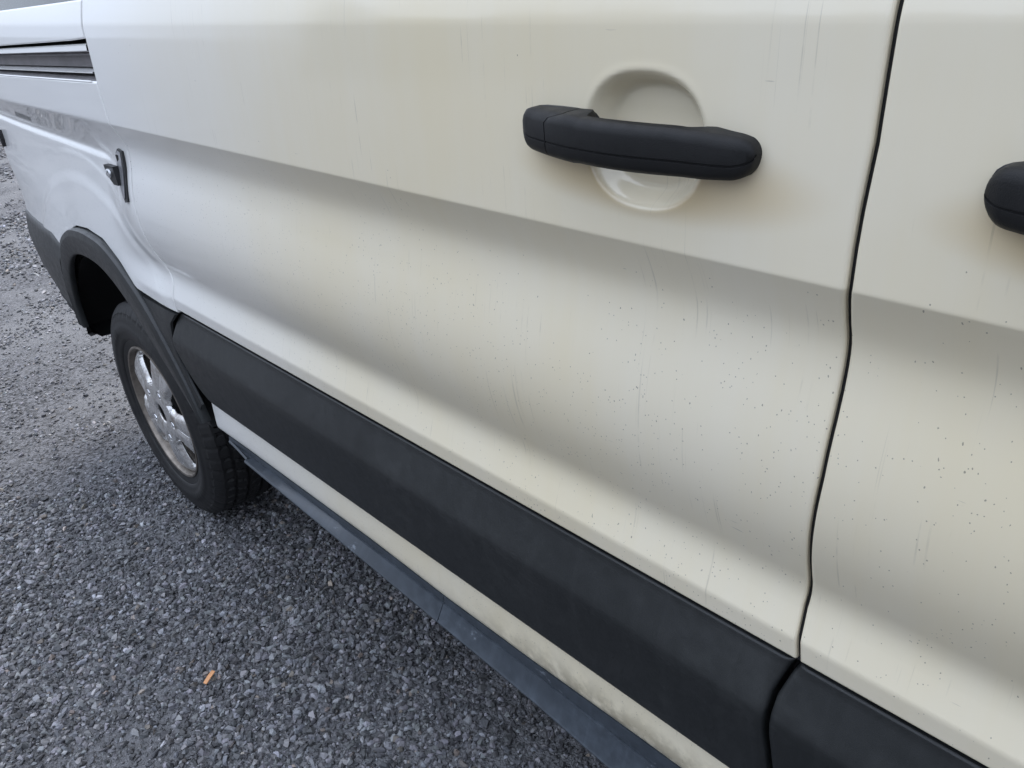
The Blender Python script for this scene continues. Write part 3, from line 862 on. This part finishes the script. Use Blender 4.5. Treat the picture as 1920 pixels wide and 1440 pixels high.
# ---- rear bumper
def bumper():
    m = MB()
    ang = []
    # plan path: from behind the arch, back along the side, round the corner, across the rear
    path = [(-0.345, 0.0)] + [(x, 0.0) for x in np.linspace(-0.40, -0.76, 14)]
    rc = 0.115
    for a in np.linspace(0, 90, 14)[1:]:
        t = math.radians(a); path.append((-0.76 - rc * math.sin(t), rc - rc * math.cos(t)))
    for y in np.linspace(0.25, 1.9, 12): path.append((-0.875, y))
    prof = [(0.8675, 0.030), (0.866, 0.006), (0.862, 0.001), (0.84, -0.003), (0.80, -0.010), (0.785, -0.012), (0.74, -0.010), (0.66, -0.004), (0.615, 0.002), (0.605, 0.001), (0.59, 0.006), (0.56, 0.020), (0.545, 0.04), (0.54, 0.10)]
    P = np.zeros((len(path), len(prof), 3))
    for i, (px, py) in enumerate(path):
        if px > -0.761: nx, ny = 0, -1
        elif py < rc: 
            t = math.asin(min(1, (-0.76 - px) / rc)); nx, ny = -math.sin(t), -math.cos(t)
        else: nx, ny = -1, 0
        tp = 0.11 * min(0.56, max(0, -(px + 0.2))) ** 2
        for j, (z, off) in enumerate(prof):
            zz = z
            if px > -0.50: 
                drop = ss(-0.36, -0.30, px) * 0
            P[i, j] = (px - nx * off * 1.0, -0.050 + tp + py - ny * off, zz - (0.04 * ss(0.62, 0.54, z) * ss(-0.55, -0.35, px) if z < 0.62 else 0))
    # top joint dips behind the arch, as the painted panel above it does
    for i in range(len(path)):
        if path[i][0] > -0.37:
            P[i, :4, 2] -= 0.03 * np.array([1, 1, 1, 0.6])
    # front end follows the moulding
    for j in range(len(prof)):
        z = P[0, j, 2]
        P[0, j, 0] = float(np.interp(z, [0.5, 0.60, 0.66, 0.74, 0.80, 0.834], [-0.372, -0.373, -0.375, -0.362, -0.318, -0.275])) - 0.003
        P[1, j, 0] = min(P[1, j, 0], P[0, j, 0] - 0.01)
    for i in range(len(path)):
        P[i, :, 2] += 0.06 * ss(0.70, 0.54, P[i, :, 2]) * ss(0.50, 0.80, -P[i, :, 0])
    m.grid(P, flip=True)
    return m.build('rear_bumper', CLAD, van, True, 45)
bumper()

# ---- rest of the shell: rear face, roof, far side, nose, underside
def shell():
    W = 1.95
    m = MB()
    yr = float(side_y(REAR_X + 0.0006, 1.0))
    zs = np.linspace(0.86, 2.35, 30)
    P = np.array([[(REAR_X, float(side_y(REAR_X + 0.0006, z)) + t * (W - 0.04 - 2 * float(side_y(REAR_X + 0.0006, z))), z) for z in zs] for t in np.linspace(0, 1, 4)])
    m.grid(P, flip=True)
    xs = np.linspace(REAR_X, 3.0, 20)
    roof = []
    for x in xs:
        y0 = float(side_y(max(x, -0.7), 2.35)); row = []
        for t in np.linspace(0, 1, 21):
            row.append((x, y0 + t * (W - 2 * y0), 2.35 + 0.16 * math.sin(math.pi * t) ** 0.5))
        roof.append(row)
    m.grid(np.array(roof))
    far = np.array([[(x, W - float(side_y(max(x, -0.7), z)), z) for z in np.linspace(0.55, 2.35, 12)] for x in np.linspace(REAR_X, 4.6, 10)])
    m.grid(far, flip=True)
    return m.build('body_shell', PAINT, van, True, 40)
shell()
def nose():
    m = MB()
    # wing between front door and headlamp with its arch cut out, bonnet and screen above
    xs = np.linspace(3.205, 4.40, 60); zs = np.linspace(0, 1, 30)
    P = np.zeros((60, 30, 3))
    for i, x in enumerate(xs):
        r = 0.50; dx = abs(x - 3.75)
        zb = 0.40 + math.sqrt(r * r - dx * dx) if dx < 0.46 else 0.60
        zt = float(np.interp(x, [3.205, 3.5, 4.1, 4.4], [1.35, 1.30, 1.20, 1.05]))
        P[i, :, 0] = x; P[i, :, 2] = zb + zs * (zt - zb)
    P[..., 1] = side_y(P[..., 0], P[..., 2])
    m.grid(P)
    top = []
    for i, x in enumerate(xs):
        zt = P[i, -1, 2]; y0 = P[i, -1, 1]
        top.append([(x, y0 + t * (1.95 - 2 * y0), zt + 0.05 * math.sin(math.pi * t)) for t in np.linspace(0, 1, 9)])
    m.grid(np.array(top))
    fr = [[(4.40 + 0.02, y, z) for z in np.linspace(0.3, 1.05, 5)] for y in np.linspace(P[-1, 0, 1], 1.95 - P[-1, 0, 1], 7)]
    m.grid(np.array(fr))
    return m.build('front_wing', PAINT, van, True, 40)
nose()
m = MB()
ws = np.array([[(3.50 - 0.62 * t, 0.10 + u * 1.75, 1.32 + 1.0 * t) for t in np.linspace(0, 1, 6)] for u in np.linspace(0, 1, 8)])
m.grid(ws); m.build('windscreen', GLASS, van)
m = MB()
m.box(-0.86, -0.52, 0.03, 1.86, 0.50, 0.62); m.box(0.56, 3.2, 0.035, 1.86, 0.40, 0.60); m.box(-0.86, 3.2, 0.45, 1.50, 0.45, 0.60)
m.box(-0.06, 0.06, 0.18, 1.75, 0.30, 0.42); m.box(4.1, 4.36, 0.1, 1.8, 0.30, 0.60)
m.build('underbody', UNDER, van, False)

# ---- door handles
def handle(parent, x0, z0, rot=0.0, cap=True):
    """pull handle: bowed grip, rounded ends; x0,z0 = left end centre"""
    h = empty('door_handle', (0, 0, 0), parent)
    L = 0.259
    def section(s, a, b, top_only=None):
        """ring of the handle at s (0..1) between outline angles"""
        x = x0 + s * L
        y_skin = float(side_y(x, z0))
        endr = min(1.0, math.sqrt(max(0.0, 1 - (max(0.0, 0.075 - s) / 0.075) ** 2.3)), math.sqrt(max(0.0, 1 - (max(0.0, s - 0.925) / 0.075) ** 2.3)))
        hh = 0.0192 + 0.0012 * math.sin(math.pi * s)
        grip = float(ss(0.325, 0.37, s) * (1 - ss(0.77, 0.85, s)))
        zt = z0 + (hh - 0.0012 * grip - 0.0055 * float(ss(0.72, 0.96, s))) * endr; zb = z0 - hh * endr * (1.03 - 0.05 * grip)
        zb -= 0.001 * math.sin(math.pi * s)
        out = 0.015 + 0.024 * math.sin(math.pi * s) ** 0.85     # outer face distance from the skin
        thick = (out + 0.002) * (1 - grip) + 0.019 * grip
        out *= 0.62 + 0.38 * min(1.0, s / 0.045) ** 0.5 * min(1.0, (1 - s) / 0.045) ** 0.5
        c = 0.0048 * max(0.25, endr)
        yo = y_skin - out; yi = yo + thick
        pts = []
        ring = [(yi, zt - 0.004), (yi - 0.003, zt), (yo + 2.1 * c, zt), (yo + 1.1 * c, zt - 0.10 * c), (yo + 0.35 * c, zt - 0.9 * c), (yo, zt - 1.9 * c)]
        zg = zb + (zt - zb) * 0.36
        ring += [(yo - 0.0002, zg + 0.0012), (yo + 0.0013, zg + 0.0005), (yo + 0.0013, zg - 0.0004), (yo - 0.0002, zg - 0.0010)]
        ring += [(yo, zb + 1.6 * c), (yo + 0.35 * c, zb + 0.8 * c), (yo + 1.1 * c, zb + 0.1 * c), (yo + 2.0 * c, zb), (yi - 0.003, zb), (yi, zb + 0.004)]
        return [(x, max(min(y, y_skin + 0.01), yo - 0.001), z + rot * (x - x0)) for y, z in ring]
    def piece(name, s0, s1, slant=0.0):
        n = max(8, int((s1 - s0) * 90))
        S = np.linspace(s0, s1, n)
        if s0 == 0.0: S = np.unique(np.concatenate([S, [0.0006, 0.003, 0.007, 0.013, 0.02, 0.03]]))
        if s1 == 1.0: S = np.unique(np.concatenate([S, [0.9994, 0.997, 0.993, 0.987, 0.98, 0.97]]))
        R = np.array([section(s, 0, 0) for s in S])
        # slanted joint: the upper half of the joint leans forward
        if slant:
            z0_, z1_ = R[..., 2].min(1), R[..., 2].max(1)
            for i in range(len(S)):
                t = np.clip((R[i, :, 2] - (z0 + rot * (R[i, :, 0] - x0))) / 0.021, 0, 1)
                w = (1 if s0 > 0 and i == 0 else 0) or (1 if s1 < 1 and i == len(S) - 1 else 0)
                wid = max(0, 1 - abs(S[i] - (s0 if s0 > 0 else s1)) / 0.12)
                back = np.array([0.020 if q in (0, 1, 2, 3) else 0.004 if q == 4 else 0 for q in range(R.shape[1])])
                R[i, :, 0] += slant * back * wid
        m = MB(); m.grid(np.concatenate([R, R[:, :1]], 1), flip=True)
        nn = R.shape[1]
        m.add(R[0], [tuple(range(nn))]); m.add(R[-1], [tuple(range(nn))[::-1]])
        return m.build(name, HANDLE, h, True, 50)
    if cap:
        piece('lock_cover', 0.0, 0.186, 1.0)
        piece('grip', 0.191, 1.0, 1.0)
    else:
        piece('grip', 0.0, 1.0)
    # black gasket where it meets the door skin
    for s0, s1 in ((0.004, 0.34), (0.84, 0.975)):
        m = MB(); P = []
        for t in np.linspace(0, 2 * math.pi, 29)[:-1]:
            cx, hw = x0 + L * (s0 + s1) / 2, L * (s1 - s0) / 2 + 0.0012
            ct, st_ = math.cos(t), math.sin(t)
            x = cx + hw * math.copysign(abs(ct) ** 0.55, ct); z = z0 - (0.0042 if s0 > 0.5 else 0.0) + (0.0202 if s0 < 0.5 else 0.0150) * math.copysign(abs(st_) ** 0.55, st_) + rot * (x - x0)
            y = float(side_y(x, z))
            P.append([(x, y + 0.004, z), (x, y - 0.003, z), (cx + (x - cx) * 0.9, y - 0.0045, z0 + rot * (x - x0) + (z - z0 - rot * (x - x0)) * 0.9)])
        m.grid(np.array(P), closed_u=True)
        m.add([p[2] for p in P], [tuple(range(28))])
        m.build('gasket', SEAL, h, True, 40)
    return h
handle(s_door, 1.774, 1.3525, -0.010, True)
handle(f_door, 2.200, 1.3450, -0.010, False)
# rear door pull just round the corner
m = MB(); m.box(-0.775, -0.72, -0.03, 0.02, 1.098, 1.118)
P = np.array([[(-0.70 + 0.010 * dx, 0.004 + 0.0, 0) for dx in (0, 1)]])
v = []
for i in range(12):
    t = 2 * math.pi * i / 12
    v.append((-0.716 + 0.006 * math.cos(t) , float(side_y(-0.716, 1.108)) - 0.012, 1.108 + 0.026 * math.sin(t)))
m2 = MB(); m2.add(v + [(x, y + 0.02, z) for x, y, z in v], [tuple(range(12))[::-1]] + [(i, (i + 1) % 12, 12 + (i + 1) % 12, 12 + i) for i in range(12)])
m2.box(-0.765, -0.716, float(side_y(-0.74, 1.108)) - 0.010, float(side_y(-0.74, 1.108)) + 0.004, 1.096, 1.116)
m2.build('flap_bumper', SEAL, van, False)

# ---- wheels
def make_wheel(parent, cx, mirror=1, detail=True):
    w = empty('wheel', (cx, 0.0, 0.352), parent)
    na = 432 if detail else 96
    th = np.linspace(0, 2 * np.pi, na + 1)[:-1]
    # profile from the rim seat over the outer sidewall, tread, to the inner side
    prof = [(0.207, 0.012), (0.210, 0.004), (0.214, -0.0005), (0.219, -0.003), (0.225, -0.004), (0.232, -0.0075), (0.236, -0.0080), (0.238, -0.0105), (0.250, -0.0145), (0.262, -0.0170), (0.264, -0.0182), (0.272, -0.0190), (0.285, -0.0185), (0.287, -0.0170),
            (0.300, -0.0150), (0.312, -0.0110), (0.320, -0.0075), (0.322, -0.0080), (0.329, -0.0040), (0.336, 0.0010), (0.342, 0.0070), (0.3465, 0.0130)]
    tread_y = np.linspace(0.017, 0.197, 60)
    for y in tread_y: prof.append((0.3525 - 0.0050 * ((y - 0.107) / 0.09) ** 4 - 0.0012 * ((y - 0.107) / 0.09) ** 2, y))
    prof += [(0.345, 0.202), (0.33, 0.212), (0.30, 0.225), (0.25, 0.222), (0.21, 0.20)]
    prof = np.array(prof); npf = len(prof)
    R = np.repeat(prof[None, :, 0], na, 0); Y = np.repeat(prof[None, :, 1], na, 0)
    TH = np.repeat(th[:, None], npf, 1)
    if detail:
        yy = Y
        groove = np.zeros_like(R)
        tread = (yy >= 0.0168) & (yy <= 0.198) & (R > 0.3)
        for g in (0.047, 0.086, 0.128, 0.167):
            groove = np.maximum(groove, ((np.abs(yy - g) < 0.0042) & tread) * 0.0085)
        pitch = 2 * np.pi / 54
        ph = (TH / pitch)
        # shoulder blocks, centre sipes
        f = np.mod(ph + 0.0 * yy, 1.0)
        groove = np.maximum(groove, ((yy < 0.044) & tread & (f < 0.15)) * 0.0070)
        groove = np.maximum(groove, ((yy > 0.171) & tread & (f < 0.15)) * 0.0070)
        f2 = np.mod(ph + 0.5 + (yy - 0.067) * 9, 1.0)
        groove = np.maximum(groove, ((yy > 0.0520) & (yy < 0.0815) & tread & (f2 < 0.18)) * 0.0075)
        f3 = np.mod(ph + 0.2 - (yy - 0.107) * 9, 1.0)
        groove = np.maximum(groove, ((yy > 0.0905) & (yy < 0.1235) & tread & (f3 < 0.18)) * 0.0075)
        # shoulder lugs run down on to the sidewall
        sh = (R < 0.349) & (R > 0.318) & (yy < 0.02)
        groove = np.maximum(groove, (sh & (f < 0.22)) * 0.0018)
        R = R - groove * (~sh)
        Y = Y + groove * sh
        # raised sidewall blocks (worn moulding marks)
        blk = (R > 0.262) & (R < 0.288) & (yy < 0) & ((np.mod(TH * 3 / np.pi, 1.0) < 0.34) & (np.mod(TH * 40, 1.0) < 0.6))
        Y = Y - 0.0010 * blk
    Z = R * np.sin(TH)
    flat = 0.352 - 0.004
    Z = np.maximum(Z, -flat)
    P = np.stack([R * np.cos(TH), Y, Z], -1)
    m = MB(); m.grid(P, closed_u=True)
    m.build('tyre', TYRE, w, True, 38)
    # rim barrel and lip
    prof = [(0.2085, 0.010), (0.2125, 0.003), (0.2155, -0.0015), (0.2150, -0.0050), (0.2115, -0.0062), (0.2075, -0.0045), (0.2055, 0.000), (0.2040, 0.008), (0.2025, 0.018), (0.2000, 0.026), (0.194, 0.034), (0.182, 0.050), (0.180, 0.12), (0.19, 0.19)]
    th2 = np.linspace(0, 2 * np.pi, 97)[:-1]
    P = np.array([[(r * math.cos(t), y, r * math.sin(t)) for r, y in prof] for t in th2])
    m = MB(); m.grid(P, closed_u=True); m.build('rim', BARREL, w, True, 40)
    # spoke face: polar sheet with five windows, hub bore and wheel-nut seats, then thickened
    nr_ = 46
    rr = np.unique(np.concatenate([np.linspace(0.033, 0.1975, nr_ - 2), [0.0965, 0.1925]])); nr_ = len(rr)
    w0 = math.radians(28)
    hw_ = np.interp(rr, [0.0965, 0.101, 0.110, 0.178, 0.188, 0.1925], [0.007, 0.018, 0.026, 0.052, 0.049, 0.036])
    tb = hw_ / rr                                     # half-angle of the window at each radius
    n1, n2 = 9, 27
    cols, isin = [], []
    for q in range(5):
        for sgn, rng_ in ((-1, range(n2, 0, -1)), (0, None), (1, range(1, n2 + 1))):
            if rng_ is None:
                for c in range(-n1, n1 + 1):
                    cols.append(w0 + q * 2 * math.pi / 5 + tb * (c / n1)); isin.append(c < n1)
            else:
                for c in rng_:
                    if sgn > 0 and c == n2: continue
                    cols.append(w0 + q * 2 * math.pi / 5 + sgn * (tb + (math.pi / 5 - tb) * (c / n2))); isin.append(False)
    TT = np.array(cols); nt_ = len(cols)
    RRr = np.repeat(rr[None], nt_, 0)
    dth = np.mod(TT - w0 + math.pi / 5, 2 * math.pi / 5) - math.pi / 5          # angle from nearest window middle
    arc = dth * RRr
    half = np.repeat(hw_[None], nt_, 0)
    edge = np.clip((np.abs(arc) - half) / 0.013, 0, 1)
    edge = np.where((RRr > 0.094), edge, 1.0)
    # dish: hub plateau, spokes sweep out then back to the barrel
    yb = np.interp(RRr, [0.033, 0.040, 0.092, 0.106, 0.150, 0.182, 0.1975], [0.006, 0.0015, 0.0005, 0.0015, 0.005, 0.010, 0.021])
    ys = yb + 0.011 * (1 - edge) ** 1.5 * (RRr > 0.09)
    spoke_mid = np.abs(np.abs(dth) - math.pi / 5)
    ys = ys + 0.0035 * np.clip(1 - spoke_mid * RRr / 0.014, 0, 1) * (RRr > 0.10) * (RRr < 0.175)      # shallow central flute
    # wheel-nut pockets
    for q in range(5):
        a = w0 + math.pi / 5 + q * 2 * math.pi / 5
        px, pz = 0.080 * math.cos(a), 0.080 * math.sin(a)
        dd = np.hypot(RRr * np.cos(TT) - px, RRr * np.sin(TT) - pz)
        ys = ys + 0.009 * (1 - ss(0.0135, 0.0170, dd))
    P = np.stack([RRr * np.cos(TT), ys, RRr * np.sin(TT)], -1)
    faces = []
    for i in range(nt_):
        i2 = (i + 1) % nt_
        for j in range(nr_ - 1):
            if isin[i] and rr[j] > 0.0960 and rr[j + 1] < 0.1930: continue
            faces.append((i * nr_ + j, i2 * nr_ + j, i2 * nr_ + j + 1, i * nr_ + j + 1))
    o = mesh_obj('spoke_disc', P.reshape(-1, 3), faces, RIM, w, True, 35)
    sol = o.modifiers.new('thickness', 'SOLIDIFY'); sol.thickness = 0.009; sol.offset = 1 if mirror > 0 else -1
    sol.offset = -1
    # hub bore
    m = MB()
    P = np.array([[(r * math.cos(t), y, r * math.sin(t)) for r, y in ((0.0345, 0.004), (0.0335, 0.014), (0.030, 0.016), (0.0, 0.018))] for t in th2[::4]])
    m.grid(P, closed_u=True); m.build('hub_bore', DARK, w, True, 40)
    # brake drum behind the windows
    P = np.array([[(r * math.cos(t), y, r * math.sin(t)) for r, y in ((0.178, 0.10), (0.150, 0.070), (0.148, 0.066), (0.05, 0.060), (0.0, 0.060))] for t in th2[::2]])
    m = MB(); m.grid(P, closed_u=True); m.build('brake_drum', UNDER, w, True, 40)
    nut = None
    for q in range(5):
        a = w0 + math.pi / 5 + q * 2 * math.pi / 5
        if nut is None:
            m = MB()
            P = np.array([[(r * math.cos(t), y, r * math.sin(t)) for r, y in ((0.0105, 0.010), (0.0105, -0.006), (0.0088, -0.0095), (0.004, -0.0115), (0.0, -0.0118))] for t in np.linspace(0, 2 * np.pi, 7)[:-1]])
            m.grid(P, closed_u=True); nut = m.build('wheel_nut', BRIGHT, w, True, 30)
            o = nut
        else:
            o = nut.copy(); col.objects.link(o)
        o.parent = w; o.location = (0.080 * math.cos(a), 0.002, 0.080 * math.sin(a))
    m = MB()
    P = np.array([[(r * math.cos(t), y, r * math.sin(t)) for r, y in ((0.004, 0.03), (0.004, -0.004), (0.0, -0.005))] for t in np.linspace(0, 2 * np.pi, 9)[:-1]])
    m.grid(P, closed_u=True); o = m.build('valve_stem', SEAL, w, True, 40); a = w0 - math.pi * 0.8 + 0.12; o.location = (0.168 * math.cos(a), 0.012, 0.168 * math.sin(a))
    return w

w1 = make_wheel(van, 0.0, 1, True)
w2 = w1.copy(); col.objects.link(w2); w2.parent = van; w2.location = (3.75, 0.0, 0.352)
for ch in list(w1.children):
    c = ch.copy(); col.objects.link(c); c.parent = w2
for cx in (0.0, 3.75):          # far side
    wf = w1.copy(); col.objects.link(wf); wf.parent = van; wf.location = (cx, 1.90, 0.352); wf.rotation_euler = (0, 0, math.pi)
    for ch in list(w1.children):
        c = ch.copy(); col.objects.link(c); c.parent = wf

# ---- small orange scrap lying on the gravel
m = MB()
L_, W_ = 0.036, 0.0105
ang = math.radians(118)
pts = []
for t in np.linspace(0, 1, 8):
    w_ = W_ * (0.5 if t > 0.02 and t < 0.98 else 0.44)
    h = 0.002 * math.sin(t * 2.6)
    pts.append([((t - 0.5) * L_, -w_, h), ((t - 0.5) * L_, -w_ * 0.9, h + 0.0022), ((t - 0.5) * L_ + 0.0006 * math.sin(9 * t), w_ * 0.9, h + 0.0026), ((t - 0.5) * L_, w_, h)])
m.grid(np.array(pts))
m.grid(np.array(pts)[:, ::3], flip=True)
CHIP = simple('orange_chip', (0.62, 0.30, 0.13), 0.6, 0, 0.3, 300, 0.2)
chip = m.build('bark_chip', CHIP, None, False)
chip.location = (0.742, -0.287, 0.012 + float(ground_h(0.742, -0.287)))
chip.rotation_euler = (0.10, -0.12, ang)
chip['label'] = 'small orange sliver of wood lying on the grey gravel in front of the van sill'
chip['category'] = 'wood chip'
